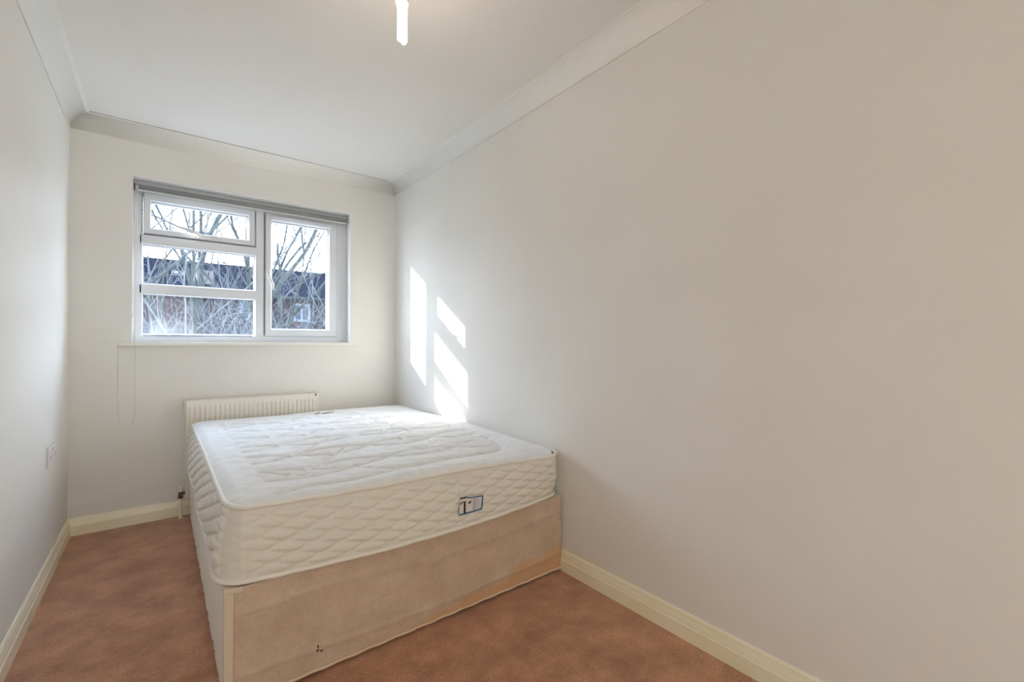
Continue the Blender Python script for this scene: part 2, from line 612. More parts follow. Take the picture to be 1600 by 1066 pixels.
crack(t2_, (XL+COV, YB-COV-.0005, ZC-.001), (XR-COV, YB-COV-.0005, ZC-.001), .0016, 1)
m_crack2 = mat('faint_crack', (0.52, 0.49, 0.46), .9, .1)
crack(t1_, (XL+.001, 1.0, ZC-COV-.0005), (XL+.001, YB-.09, ZC-COV-.0005), .0011, 2, m_crack2)
crack(t3_, (XR-.001, 1.0, ZC-COV-.0005), (XR-.001, 2.6, ZC-COV-.0005), .0008, 3, m_crack2)

# ------------------------------------------------------------------ window
win = thing('window_1', 'white plastic window with a top opener and side casement', None, kind='structure')
YI, YO = 3.566, 3.63     # frame faces
YS = 3.556               # sash faces


def frame_mesh():
    bm = bmesh.new()
    # outer ring: 40 mm face with bead slope
    ring(bm, WX0+.001, WX1-.001, WZ0, WZ1-.001, [(0, YI), (.036, YI), (.0425, YI+.010), (.0425, YO), (0, YO)])
    def member(x0, x1, z0, z1, horiz, dy=0.0):
        b = .008
        YI = 3.566+dy
        if horiz:
            pr = [(z0, YI+.010), (z0+b, YI), (z1-b, YI), (z1, YI+.010), (z1, YO), (z0, YO)]
            a = [bm.verts.new((x0, y, z)) for z, y in pr]
            c = [bm.verts.new((x1, y, z)) for z, y in pr]
        else:
            pr = [(x0, YI+.010), (x0+b, YI), (x1-b, YI), (x1, YI+.010), (x1, YO), (x0, YO)]
            a = [bm.verts.new((x, y, z0)) for x, y in pr]
            c = [bm.verts.new((x, y, z1)) for x, y in pr]
        n = len(pr)
        for j in range(n):
            bm.faces.new((a[j], a[(j+1) % n], c[(j+1) % n], c[j]))
        bm.faces.new(a[::-1]); bm.faces.new(c)
    member(.520, .580, WZ0+.03, WZ1-.03, False, .0006)
    member(WX0+.03, .528, 1.677, 1.742, True)
    member(WX0+.03, .528, 1.369, 1.437, True)
    member(1.056, WX1-.02, WZ0+.03, WZ1-.03, False, .0012)
    member(WX0+.03, WX1-.03, 1.980, WZ1-.01, True, .0036)
    member(.57, 1.08, WZ0+.030, 1.136, True, .0024)
    return bm


fr = from_bm('window_frame', frame_mesh(), m_upvc, win)


def beads(parent, x0, x1, z0, z1, y):
    """glazing bead ring + dark gasket line around a pane"""
    bm = bmesh.new()
    ring(bm, x0-.008, x1+.008, z0-.008, z1+.008, [(0, y), (.004, y), (.009, y+.012), (.009, y+.03), (0, y+.03)])
    b = from_bm('glazing_bead', bm, m_upvc, parent)
    bm = bmesh.new()
    ring(bm, x0-.002, x1+.002, z0-.002, z1+.002, [(0, y+.013), (.0052, y+.013), (.0052, y+.03), (0, y+.03)])
    g_ = from_bm('gasket', bm, m_gasket, parent)
    g_['label'] = 'dark rubber gasket'
    return b


def pane(parent, x0, x1, z0, z1, m, y=3.598):
    o = boxo('glass_pane', x0-.003, x1+.003, y, y+.004, z0-.003, z1+.003, m, parent)
    return o


# two fixed panes on the left
beads(win, -.083, .520, 1.437, 1.677, YI)
pane(win, -.083, .520, 1.437, 1.677, m_glass)
beads(win, -.083, .520, 1.1275, 1.3695, YI)
pane(win, -.083, .520, 1.1275, 1.3695, m_glass_corner)


def sash(name, x0, x1, z0, z1, gx0, gx1, gz0, gz1, label):
    bm = bmesh.new()
    wl_, wr_, wb_, wt_ = gx0-x0, x1-gx1, gz0-z0, z1-gz1
    # generic mitred ring with different widths, done by hand
    prof = [(0, YS+.004), (.06, YS), (.86, YS), (1.0, YS+.010), (1.0, YO-.004), (0, YO-.004)]
    cols = []
    for (cx, cz, dx, dz) in ((x0, z0, wl_, wb_), (x1, z0, -wr_, wb_), (x1, z1, -wr_, -wt_), (x0, z1, wl_, -wt_)):
        cols.append([bm.verts.new((cx+dx*i, y, cz+dz*i)) for i, y in prof])
    n = len(prof)
    for c in range(4):
        a, b = cols[c], cols[(c+1) % 4]
        for j in range(n):
            bm.faces.new((a[j], a[(j+1) % n], b[(j+1) % n], b[j]))
    o = from_bm(name, bm, m_upvc, win)
    o['label'] = label
    # dark shadow gap / seal round the sash
    bm = bmesh.new()
    ring(bm, x0-.0025, x1+.0025, z0-.0025, z1+.0025, [(0, YI-.0012), (.0035, YI-.0012), (.0035, YI+.02), (0, YI+.02)])
    s_ = from_bm('sash_seal', bm, m_gasket, o)
    return o


sa = sash('top_light_sash', -.080, .517, 1.746, 1.995, -.043, .477, 1.781, 1.945, 'small top hung opening light')
bm = bmesh.new()
ring(bm, -.045, .479, 1.779, 1.947, [(0, YS+.012), (.005, YS+.012), (.005, YS+.03), (0, YS+.03)])
from_bm('gasket', bm, m_gasket, sa)
pane(sa, -.043, .477, 1.781, 1.945, m_glass)
sb = sash('casement_sash', .584, 1.071, 1.120, 1.995, .624, 1.009, 1.173, 1.938, 'tall side hung casement')
bm = bmesh.new()
ring(bm, .622, 1.011, 1.171, 1.940, [(0, YS+.012), (.005, YS+.012), (.005, YS+.03), (0, YS+.03)])
from_bm('gasket', bm, m_gasket, sb)
pane(sb, .624, 1.009, 1.173, 1.938, m_glass)

# trickle vent across the head of the casement
tv = thing('trickle_vent', None, None)
tv.parent = win
bm = bmesh.new()
box(bm, .628, 1.024, YS-.016, YS+.001, 1.942, 1.972, .004)
from_bm('vent_cover', bm, m_upvc, tv)
bm = bmesh.new()
box(bm, .633, .660, YS-.019, YS-.014, 1.950, 1.970, .003)
box(bm, .992, 1.019, YS-.019, YS-.014, 1.950, 1.970, .003)
from_bm('vent_end_cap', bm, m_upvc, tv)
bm = bmesh.new()
cyl(bm, (.822, YS-.0175, 1.957), (.822, YS-.015, 1.957), .003, n=10)
from_bm('screw', bm, m_lock, tv)


def window_handle(parent, pts, base, plate, label):
    """espagnolette handle: base plate, boss with key lock, swept lever"""
    h = thing('window_handle', None, None)
    h.parent = parent
    h['label'] = label
    bm = bmesh.new()
    box(bm, plate[0], plate[1], YS-.010, YS+.001, plate[2], plate[3], .004, 3)
    from_bm('base_plate', bm, m_handle, h)
    bm = bmesh.new()
    cyl(bm, (base[0], YS-.008, base[1]), (base[0], YS-.030, base[1]), .0125, .0105, 18)
    bmesh.ops.bevel(bm, geom=list(bm.edges), offset=.001, segments=1, affect='EDGES')
    from_bm('boss', bm, m_handle, h)
    V, Fc = tube(pts, [.0095, .0095, .009, .008, .0078, .0078, .008, .006][:len(pts)], 10)
    from_vf('lever', V, Fc, m_handle, h, True)
    bm = bmesh.new()
    cyl(bm, (base[0], YS-.0295, base[1]), (base[0], YS-.0315, base[1]), .0045, n=12)
    from_bm('lock_barrel', bm, m_lock, h)
    return h


window_handle(sa, [(.215, YS-.026, 1.762), (.200, YS-.030, 1.765), (.180, YS-.036, 1.777), (.158, YS-.041, 1.788), (.135, YS-.043, 1.794), (.115, YS-.042, 1.796), (.102, YS-.041, 1.797)],
              (.215, 1.763), (.180, .262, 1.752, 1.774), 'white lever handle on the top light')
window_handle(sb, [(.600, YS-.026, 1.555), (.600, YS-.031, 1.540), (.606, YS-.038, 1.520), (.616, YS-.043, 1.500), (.622, YS-.044, 1.480), (.624, YS-.044, 1.460), (.623, YS-.043, 1.440)],
              (.600, 1.556), (.590, .612, 1.520, 1.600), 'white lever handle on the casement stile')

# sill board with ears past the opening
bm = bmesh.new()
box(bm, -.188, 1.184, YB-.034, YB+.0, 1.050, 1.0735, .005, 3)
box(bm, WX0+.0005, WX1-.0005, YB-.002, YI+.001, 1.052, 1.0732, 0)
sill = from_bm('window_sill', bm, m_sill, win)
sill['label'] = 'narrow cream painted sill board'

# ------------------------------------------------------------------ roller blind
bl = thing('roller_blind', 'grey roller blind rolled up at the top of the window with a long side cord', 'blind', (.51, 3.525, 2.01))
bm = bmesh.new()
cyl(bm, (WX0+.012, 3.530, 2.010), (WX1-.014, 3.530, 2.010), .0195, n=28)
from_bm('rolled_fabric', bm, m_blind, bl, True)
for p in bpy.data.objects['rolled_fabric'].data.polygons:
    p.use_smooth = len(p.vertices) == 4
bm = bmesh.new()
box(bm, WX0+.016, WX1-.018, 3.510, 3.516, 1.984, 1.997, .0025)
box(bm, WX0+.016, WX1-.018, 3.5155, 3.535, 1.989, 1.993)
from_bm('bottom_bar', bm, m_bar, bl)
for x in (WX0+.001, WX1-.012):
    bm = bmesh.new()
    box(bm, x, x+.008, 3.514, 3.552, 1.992, 2.030, .002)
    from_bm('bracket', bm, m_brk if x < 0 else m_bar, bl)
bm = bmesh.new()
cyl(bm, (WX0+.010, 3.512, 2.004), (WX0+.024, 3.512, 2.004), .015, n=20)
o = from_bm('chain_wheel', bm, m_bar, bl)
o['label'] = 'pale chain wheel'


def smooth_path(pts, sub=8):
    P = [Vector(p) for p in pts]
    out = []
    for i in range(len(P)-1):
        a, b = P[i], P[i+1]
        p0 = P[i-1] if i else a
        p3 = P[i+2] if i+2 < len(P) else b
        for s in range(sub):
            t = s/sub
            out.append(.5*((2*a) + (b-p0)*t + (2*p0-5*a+4*b-p3)*t*t + (3*a-p0-3*b+p3)*t**3))
    out.append(P[-1])
    return out


ca = [(-.110, 3.500, 1.995), (-.111, 3.470, 1.60), (-.1125, 3.4395, 1.085), (-.1125, 3.4395, 1.05), (-.1120, 3.452, .85), (-.1125, 3.458, .68),
      (-.118, 3.462, .62), (-.133, 3.464, .588), (-.152, 3.465, .580), (-.172, 3.464, .595), (-.184, 3.462, .635), (-.1885, 3.458, .70),
      (-.190, 3.450, .88), (-.1905, 3.4405, 1.04), (-.190, 3.4405, 1.075), (-.162, 3.458, 1.14), (-.131, 3.4755, 1.215), (-.1245, 3.484, 1.26), (-.119, 3.500, 1.6), (-.117, 3.505, 1.995)]
V, Fc = tube(smooth_path(ca, 6), .0017, 6)
o = from_vf('control_cord', V, Fc, m_chain, bl, True)
o['label'] = 'ivory looped control cord'
adopt(bl)

# ------------------------------------------------------------------ radiator
RX0, RX1, RZ0, RZ1, RY = .126, .898, .112, .712, 3.402
rad = thing('radiator', 'cream enamelled panel radiator with vertical flutes behind the bed', 'radiator', ((RX0+RX1)/2, 3.44, RZ0))


def rad_panel(name, x0, x1, yf, front, parent):
    nf = 28
    pitch = (x1-x0-.03)/nf
    xs_ = [x0, x0+.003, x0+.008]
    k = 8
    for i in range(nf*k+1):
        xs_.append(x0+.015+i*pitch/k)
    xs_ += [x1-.008, x1-.003, x1]
    zs_ = [RZ0, RZ0+.003, RZ0+.010, RZ0+.036, RZ0+.044, RZ0+.052]
    zs_ += [RZ0+.052+(RZ1-.052-RZ0-.052)*i/6 for i in range(1, 7)]
    zs_ += [RZ1-.044, RZ1-.036, RZ1-.010, RZ1-.003, RZ1]
    V = []
    for z in zs_:
        ez = min(z-RZ0, RZ1-z)
        env = max(0, min(1, (ez-.036)/.014))
        env = env*env*(3-2*env)
        rz = .006*(1-math.sqrt(max(0, 1-(1-min(1, ez/.006))**2)))
        for x in xs_:
            ex = min(x-x0, x1-x)
            rx = .006*(1-math.sqrt(max(0, 1-(1-min(1, ex/.006))**2)))
            ph = (x-x0-.015)/pitch
            fl = 0
            if 0 <= ph <= nf:
                s = .5-.5*math.cos(2*PI*ph)
                fl = (s**.8)*.0085-.006
            d = -fl*env
            V.append((x, yf+front*(d+max(rx, rz)), z))
    nx = len(xs_)
    Fc = []
    for j in range(len(zs_)-1):
        for i in range(nx-1):
            Fc.append((j*nx+i, j*nx+i+1, (j+1)*nx+i+1, (j+1)*nx+i))
    base = len(V)
    for z in (RZ0, RZ1):
        for x in (x0, x1):
            V.append((x, yf+front*.016, z))
    # rim
    nz_ = len(zs_)
    b00, b10, b01, b11 = base, base+1, base+2, base+3
    Fc.append(tuple([b00] + [i for i in range(nx)][::1] + [b10]))
    Fc.append(tuple([b01] + [(nz_-1)*nx+i for i in range(nx)] + [b11]))
    Fc.append(tuple([b00] + [j*nx for j in range(nz_)] + [b01]))
    Fc.append(tuple([b10] + [j*nx+nx-1 for j in range(nz_)] + [b11]))
    Fc.append((b00, b10, b11, b01))
    bm = bmesh.new()
    vs = [bm.verts.new(v) for v in V]
    for f in Fc:
        bm.faces.new([vs[i] for i in f])
    o = from_bm(name, bm, m_rad, parent)
    for p in o.data.polygons:
        p.use_smooth = len(p.vertices) == 4
    return o


rad_panel('front_panel', RX0, RX1, RY, 1, rad)
rad_panel('back_panel', RX0-.008, RX1+.010, 3.446, 1, rad)
bm = bmesh.new()
cyl(bm, (RX1-.018, RY+.002, RZ1-.010), (RX1-.018, RY-.006, RZ1-.010), .006, n=12)
o = from_bm('bleed_valve', bm, m_brass, rad)
for x in (RX0+.12, RX1-.12):
    boxo('wall_bracket', x, x+.03, 3.462, YB-.0005, RZ0+.06, RZ0+.5, m_rad, rad)
rv = thing('lockshield_valve', None, None)
rv.parent = rad
VX, VY = .104, 3.418
bm = bmesh.new()
cyl(bm, (RX0+.004, VY, .150), (VX-.004, VY, .150), .010, n=12)
cyl(bm, (VX-.002, VY, .150), (VX+.012, VY, .150), .0155, n=6)
cyl(bm, (VX, VY, .122), (VX, VY, .138), .0145, n=6)
from_bm('compression_nut', bm, m_brass, rv)
bm = bmesh.new()
cyl(bm, (VX, VY, .136), (VX, VY, .166), .011, n=14)
from_bm('valve_body', bm, m_brass, rv)
bm = bmesh.new()
cyl(bm, (VX, VY, .160), (VX, VY, .190), .0125, .0165, 16)
bmesh.ops.bevel(bm, geom=[e for e in bm.edges], offset=.002, segments=2, affect='EDGES')
from_bm('valve_cap', bm, m_cap, rv)
bm = bmesh.new()
cyl(bm, (VX, VY, .0), (VX, VY, .126), .0085, n=14)
cyl(bm, (VX, VY, .0), (VX, VY, .006), .013, n=14)
o = from_bm('pipe_tail', bm, m_cream, rad)
o['label'] = 'cream painted pipe rising from the carpet'
adopt(rad)

# ------------------------------------------------------------------ socket on the left wall
so = thing('wall_socket', 'white double wall socket low on the left wall near the window corner', 'socket', (XL, 2.96, .55))
bm = bmesh.new()
box(bm, XL, XL+.010, 2.888, 3.034, .506, .594, .003, 3)
from_bm('face_plate', bm, m_sock, so)
for y in (2.925, 2.997):
    bm = bmesh.new()
    box(bm, XL+.009, XL+.0105, y-.0035, y+.0035, .558, .566)
    box(bm, XL+.009, XL+.0105, y-.0135, y-.0065, .537, .542)
    box(bm, XL+.009, XL+.0105, y+.0065, y+.0135, .537, .542)
    from_bm('pin_holes', bm, m_hole, so)
for y in (2.949, 2.973):
    bm = bmesh.new()
    box(bm, XL+.009, XL+.0135, y-.008, y+.008, .570, .588, .002)
    from_bm('rocker_switch', bm, m_sock, so)
for y in (2.902, 3.020):
    bm = bmesh.new()
    cyl(bm, (XL+.009, y, .55), (XL+.0108, y, .55), .0035, n=12)
    from_bm('screw', bm, m_lock, so)
adopt(so)

# ------------------------------------------------------------------ ceiling lamp
LX, LY = .636, 1.41
lamp = thing('pendant_lamp', 'lit white stick energy saving bulb hanging from the ceiling', 'lamp', (LX, LY, ZC))
bm = bmesh.new()
cyl(bm, (LX, LY, ZC-.022), (LX, LY, ZC), .046, .040, 32)
bmesh.ops.bevel(bm, geom=list(bm.edges), offset=.003, segments=2, affect='EDGES')
from_bm('ceiling_rose', bm, m_handle, lamp)
bm = bmesh.new()
cyl(bm, (LX, LY, 2.285), (LX, LY, ZC-.02), .0035, n=10)
from_bm('flex', bm, m_handle, lamp)
bm = bmesh.new()
cyl(bm, (LX, LY, 2.245), (LX, LY, 2.287), .0185, .010, 20)
cyl(bm, (LX, LY, 2.232), (LX, LY, 2.246), .0235, .0215, 24)
from_bm('lamp_holder', bm, m_handle, lamp)
bu = thing('bulb', None, None)
bu.parent = lamp
bm = bmesh.new()
cyl(bm, (LX, LY, 2.204), (LX, LY, 2.234), .0215, .0205, 24)
bmesh.ops.bevel(bm, geom=list(bm.edges), offset=.002, segments=2, affect='EDGES')
from_bm('bulb_base', bm, m_upvc, bu)
m_lamp = bpy.data.materials.new('lit_tube')
m_lamp.use_nodes = True
nt = m_lamp.node_tree
nt.nodes.clear()
e_ = nt.nodes.new('ShaderNodeEmission')
e_.inputs[0].default_value = (1.0, 0.84, 0.66, 1)
e_.inputs[1].default_value = LAMP
oo = nt.nodes.new('ShaderNodeOutputMaterial')
nt.links.new(e_.outputs[0], oo.inputs[0])
for k, (a, zb) in enumerate(((0, 2.074), (2.1, 2.080), (4.2, 2.078))):
    cx, cy = LX+.0098*math.cos(a+.5), LY+.0098*math.sin(a+.5)
    dx, dy = -math.sin(a+.5)*.0062, math.cos(a+.5)*.0062
    pts = [(cx-dx, cy-dy, 2.207), (cx-dx, cy-dy, zb+.012)]
    for i in range(1, 6):
        t = PI*i/6
        pts.append((cx-dx*math.cos(t), cy-dy*math.cos(t), zb+.012-.007*math.sin(t)))
    pts += [(cx+dx, cy+dy, zb+.012), (cx+dx, cy+dy, 2.207)]
    V, Fc = tube(pts, .0056, 8)
    o = from_vf('glass_tube', V, Fc, m_lamp, bu, True)
    o['label'] = 'glowing glass tube'
adopt(lamp)

# ------------------------------------------------------------------ divan halves


def fbm(x, y, z=0.0):
    return noise.noise(Vector((x, y, z))) + .5*noise.noise(Vector((2.1*x, 2.1*y, z+5)))


def divan(name, label, y0, y1, front):
    t = thing(name, label, 'bed base', ((BX0+XR)/2, (y0+y1)/2, 0))
    xa, xb = BX0, XR-.012
    # upholstered box: grid faces with slight slack in the cloth
    bm = bmesh.new()
    nx, ny, nz_ = 60, 44, 18
    zl = .012

    def face(fn, n, m_):
        g_ = [[bm.verts.new(fn(i/n, j/m_)) for j in range(m_+1)] for i in range(n+1)]
        for i in range(n):
            for j in range(m_):
                bm.faces.new((g_[i][j], g_[i+1][j], g_[i+1][j+1], g_[i][j+1]))

    def edge0(u):
        return min(1, min(u, 1-u)*9)

    def fl(u, v):      # left side
        y, z = y0+(y1-y0)*u, zl+(DZ-zl)*v
        return (xa + .0035*fbm(y*4, z*7, 1)*edge0(u)*edge0(v) + (.004*(1-edge0(v))**2 if v < .5 else .006*(1-edge0(v))**2), y, z)

    def fr_(u, v):
        y, z = y0+(y1-y0)*u, zl+(DZ-zl)*v
        return (xb, y, z)

    def ff(u, v):
        x, z = xa+(xb-xa)*u, zl+(DZ-zl)*v
        return (x, y0, z)

    def fk(u, v):
        x, z = xa+(xb-xa)*u, zl+(DZ-zl)*v
        return (x, y1, z)

    def ft(u, v):
        return (xa+(xb-xa)*u, y0+(y1-y0)*v, DZ - .006*(1-edge0(u)*edge0(v))**4)

    def fbt(u, v):
        return (xa+(xb-xa)*u, y0+(y1-y0)*v, zl)
    face(fl, ny, nz_); face(fr_, ny, nz_); face(ff, nx, nz_); face(fk, nx, nz_); face(ft, nx, ny); face(fbt, nx, ny)
    bmesh.ops.remove_doubles(bm, verts=bm.verts, dist=.0105)
    b = from_bm('upholstered_box', bm, m_div, t, True)
    sm = b.modifiers.new('split', 'EDGE_SPLIT')
    sm.split_angle = math.radians(40)
    # glides
    for x in (xa+.08, xb-.08):
        for y in (y0+.08, y1-.08):
            bm = bmesh.new()
            cyl(bm, (x, y, 0), (x, y, .014), .022, n=16)
            from_bm('glide', bm, m_lock, t)
    return t, xa, xb


dv, xa, xb = divan('divan_base', 'front half of the divan base, with beige cloth end stained orange at lower right', BY0, SEAM-.002, True)
dv2, _, _ = divan('divan_base', 'rear half of the pale divan base next to the radiator, behind the side seam', SEAM+.002, BY1, False)

# front cover panel: damask cloth with a fold line under the top band and a hem band
nx, nz_ = 220, 60
zl = .014
x0p, x1p = xa+.020, xb+.001
V, Fc = [], []
for j in range(nz_+1):
    z = zl+(DZ-.004-zl)*j/nz_
    for i in range(nx+1):
        x = x0p+(x1p-x0p)*i/nx
        u = i/nx
        d = .004
        # loose gather: top band puckers out then falls back at the fold line
        zf = .262+.012*math.sin(x*5)+.006*fbm(x*3, 2)
        d += .006*math.exp(-((z-zf)/.02)**2)*(1 if z > zf else .55)
        zh = .082+.010*math.sin(x*4.2+1.1)+.008*fbm(x*4, 7)
        d += .004*math.exp(-((z-zh)/.010)**2)
        d += .0030*fbm(x*7+z*9, z*10, 3) + .0018*fbm(x*26, z*9, 4)
        # vertical pull crease near the middle right
        d += .004*math.exp(-((x-(.93+.08*(.35-z)))/.006)**2)*(1 if z < .26 else .3)
        e = min(1, min(u, 1-u)*40)*min(1, (nz_-j)/3)*min(1, (j+1)/3)
        V.append((x, BY0-.0015-max(.001, d)*e, z))
for j in range(nz_):
    for i in range(nx):
        a = j*(nx+1)+i
        Fc.append((a, a+1, a+nx+2, a+nx+1))
n0 = len(V)
for (x, z) in ((x0p, zl), (x1p, zl), (x1p, DZ-.004), (x0p, DZ-.004)):
    V.append((x, BY0+.002, z))
Fc += [tuple(range(nx+1))[::-1] + (n0, n0+1), tuple(nz_*(nx+1)+i for i in range(nx+1)) + (n0+2, n0+3)]
Fc += [tuple(j*(nx+1) for j in range(nz_+1)) + (n0+3, n0), tuple(j*(nx+1)+nx for j in range(nz_+1))[::-1] + (n0+1, n0+2)]
fp = from_vf('front_cover', V, Fc, m_front, dv)
for p in fp.data.polygons:
    p.use_smooth = len(p.vertices) == 4
fp['label'] = 'beige figured cloth cover with an orange stain'
# hem tape along the bottom
V, Fc = tube([(x0p+(x1p-x0p)*i/80, BY0-.0035, .016+.0015*math.sin(i*1.1)) for i in range(81)], .0048, 8)
o = from_vf('hem', V, Fc, m_hem, fp, True)
# corner strip
bm = bmesh.new()
box(bm, xa-.0035, xa+.022, BY0-.0075, BY0+.010, .012, DZ-.012, .004, 3)
o = from_bm('corner_strip', bm, m_corner, dv)
o['label'] = 'plain cream corner strip'
bm = bmesh.new()
box(bm, xa-.0045, xa+.046, BY0-.0085, BY0+.03, DZ-.016, DZ-.001, .004, 3)
for v in bm.verts:
    v.co.z += .0025*math.sin(v.co.x*90)
o = from_bm('corner_fold', bm, m_corner, dv)
o['label'] = 'folded cloth at the top corner'
# small tear marks in the cover
bm = bmesh.new()
for (x, z, w_, h_) in ((.402, .089, .0035, .009), (.398, .079, .0065, .005), (.410, .0745, .009, .003), (.404, .082, .003, .004)):
    box(bm, x, x+w_, BY0-.0115, BY0-.0065, z, z+h_, .001, 1)
o = from_bm('tear_marks', bm, m_brown, fp)
o['label'] = 'small dark torn holes'
adopt(dv)
adopt(dv2)

# ------------------------------------------------------------------ mattress
MX0, MX1, MY0, MY1 = .140, 1.488, 1.545, 3.350
ZB, ZT = .366, .566
mt = thing('mattress', 'white quilted double mattress with piped edges lying on the divan base', 'mattress', ((MX0+MX1)/2, (MY0+MY1)/2, ZB))


def perimeter(rc, step, f_in=0.0):
    """rounded rectangle, counter-clockwise from front-left; returns (pos, normal)"""
    x0, x1, y0, y1 = MX0+f_in, MX1-f_in, MY0+f_in, MY1-f_in
    segs = []
    corners = [((x1-rc, y0+rc), -90), ((x1-rc, y1-rc), 0), ((x0+rc, y1-rc), 90), ((x0+rc, y0+rc), 180)]
    starts = [((x0+rc, y0), (x1-rc, y0), (0, -1)), ((x1, y0+rc), (x1, y1-rc), (1, 0)), ((x1-rc, y1), (x0+rc, y1), (0, 1)), ((x0, y1-rc), (x0, y0+rc), (-1, 0))]
    out = []
    for k in range(4):
        a, b, nrm = starts[k]
        L = math.dist(a, b)
        n = max(2, int(L/step))
        for i in range(n):
            t = i/n
            out.append(((a[0]+(b[0]-a[0])*t, a[1]+(b[1]-a[1])*t), nrm))
        (cx, cy), a0 = corners[k]
        m_ = max(5, int(rc*PI/2/step))
        for i in range(m_):
            an = math.radians(a0+90*i/m_)
            out.append(((cx+rc*math.cos(an), cy+rc*math.sin(an)), (math.cos(an), math.sin(an))))
    return out


def edge_shift(x, y, nrm, t):
    """how far the border leans outward: t=0 bottom, 1 top"""
    d = 0
    if nrm[1] < -.3:       # front bellies forward
        u = (x-MX0)/(MX1-MX0)
        u = min(max(u, 0), 1)
        bot = .058*math.sin(PI*min(1, u*1.0+.0))**.8
        top = .004+.042*u**1.1 * (1 if u < .93 else (1-u)/.07*1.0 + .0) if u < 1 else 0
        d += (bot*(1-t)+top*t)*min(1, (-nrm[1]-.3)/.5)
    if nrm[0] < -.3:
        v = (y-MY0)/(MY1-MY0)
        d += (.004*(1-t) - .020*t)*min(1, (-nrm[0]-.3)/.5) + .003*math.sin(y*9)*(1-t)
    return d


def top_z(x, y):
    u = (x-MX0)/(MX1-MX0)
    z = ZT + .008 - .020*u*max(0, 1-(y-MY0)/.9)
    return z + .003*math.sin(x*7+1)+.002*math.sin(y*6)


def bot_z(x, y, nrm):
    z = ZB
    if nrm[1] < -.3:
        u = min(max((x-MX0)/(MX1-MX0), 0), 1)
        z -= .006*math.sin(PI*u)
    return z


RC = .085
per = perimeter(RC, .0055)
s = 0
arc = []
for i, (p, n_) in enumerate(per):
    arc.append(s)
    q = per[(i+1) % len(per)][0]
    s += math.dist(p, q)
TOT = s
NV = 40
hq, Lq = .0200, .140
V, Fc = [], []


def quilt_side(sv, zz, h_total):
    if zz < .020 or zz > h_total-.020:
        env = max(0, min(zz, h_total-zz))/.020
    else:
        env = 1
    # seams: alternating sine rows which touch -> pointed leaf cells, slightly sheared
    best = 1
    ss = sv + zz*.6
    for i in range(-1, 12):
        ph = 2*PI*ss/Lq + i*PI
        wv = math.cos(ph)
        wv = math.copysign(abs(wv)**1.1, wv)
        zi = (i+.5)*hq + .5*hq*wv*.92
        slope = abs(.5*hq*2*PI/Lq*math.sin(ph))
        best = min(best, abs(zz-zi)/math.sqrt(1+slope**2))
    return env*.0115*(1-math.exp(-(best/.0050)**1.2))


for i, (p, n_) in enumerate(per):
    for j in range(NV+1):
        t = j/NV
        zb_ = bot_z(p[0], p[1], n_)
        zt_ = top_z(p[0], p[1])
        h_ = zt_-zb_
        zz = t*h_
        d = edge_shift(p[0], p[1], n_, t)
        d += .010*math.sin(PI*t)          # belly of the border
        cornerness = 1-abs(abs(n_[0])-abs(n_[1]))
        near = min(1, max(0, (p[0]-MX0-.04)/.12)) if n_[1] < -.5 else 1
        d += quilt_side(arc[i]+.01*fbm(arc[i]*3, zz*5), zz, h_)*(1-.75*cornerness)*(.25+.75*near)
        d += .002*fbm(arc[i]*8, zz*8, 2)
        if n_[1] < -.9:
            d -= .006*math.exp(-((p[0]-.905)/.004)**2)     # seam where the border is joined
        V.append((p[0]+n_[0]*d, p[1]+n_[1]*d, zb_+zz))
n = len(per)
for i in range(n):
    i2 = (i+1) % n
    for j in range(NV):
        Fc.append((i*(NV+1)+j, i2*(NV+1)+j, i2*(NV+1)+j+1, i*(NV+1)+j+1))
# close the underside
Fc.append(tuple(i*(NV+1) for i in range(n))[::-1])
side = from_vf('quilted_border', V, Fc, m_side, mt)
for p in side.data.polygons:
    p.use_smooth = len(p.vertices) == 4
side['label'] = 'cream side border quilted in pointed leaf shapes'

# piping, top and bottom
rnd = random.Random(4)
for nm, t in (('top_piping', 1), ('bottom_piping', 0)):
    pts = []
    for i, (p, n_) in enumerate(per[::2]):
        z = top_z(*p) if t else bot_z(p[0], p[1], n_)
        a = arc[i*2]
        d = edge_shift(p[0], p[1], n_, t)+.003+.0022*fbm(a*9, 3+t*7)
        pts.append((p[0]+n_[0]*d, p[1]+n_[1]*d, z+(.003 if t else -.0005)+.0022*fbm(a*11, 9+t*5)))
    V, Fc = tube(pts, .0072 if t else .0078, 8, True)
    o = from_vf(nm, V, Fc, m_pipe, mt, True)
    o['label'] = 'white piping cord round the %s edge' % ('top' if t else 'bottom')

# top panel: polar-ish grid is awkward, so use a rectangular grid squeezed into the rounded outline
NXT, NYT = 270, 360
SEAMS = []       # quilting seams as polylines in (x, y)


def sm2(pts, sub=10):
    return [(p.x, p.y) for p in smooth_path([(a, b, 0) for a, b in pts], sub)]


# rounded outer line and crossing ogee lines
def ogee(y_c, sgn, xa_, xb_, amp=.060, L=.64, ph=0):
    return [(x, y_c+sgn*amp*math.cos(2*PI*(x-.30+ph)/L)) for x in np.linspace(xa_, xb_, 60)]


for k, yc in enumerate([1.875, 2.12, 2.365, 2.61, 2.855, 3.10]):
    SEAMS.append(ogee(yc, 1, .295, 1.34))
    SEAMS.append(ogee(yc, -1, .295, 1.34))
for k, yc in enumerate([1.9975, 2.2425, 2.4875, 2.7325, 2.9775]):
    pass
# diagonal ties joining the leaf tips
for yc in (1.875, 2.12, 2.365, 2.61, 2.855):
    SEAMS.append(sm2([(.455, yc+.005), (.50, yc+.06), (.56, yc+.13), (.62, yc+.19), (.66, yc+.245)]))
    SEAMS.append(sm2([(.93, yc-.0), (.99, yc+.06), (1.05, yc+.12), (1.10, yc+.245)]))
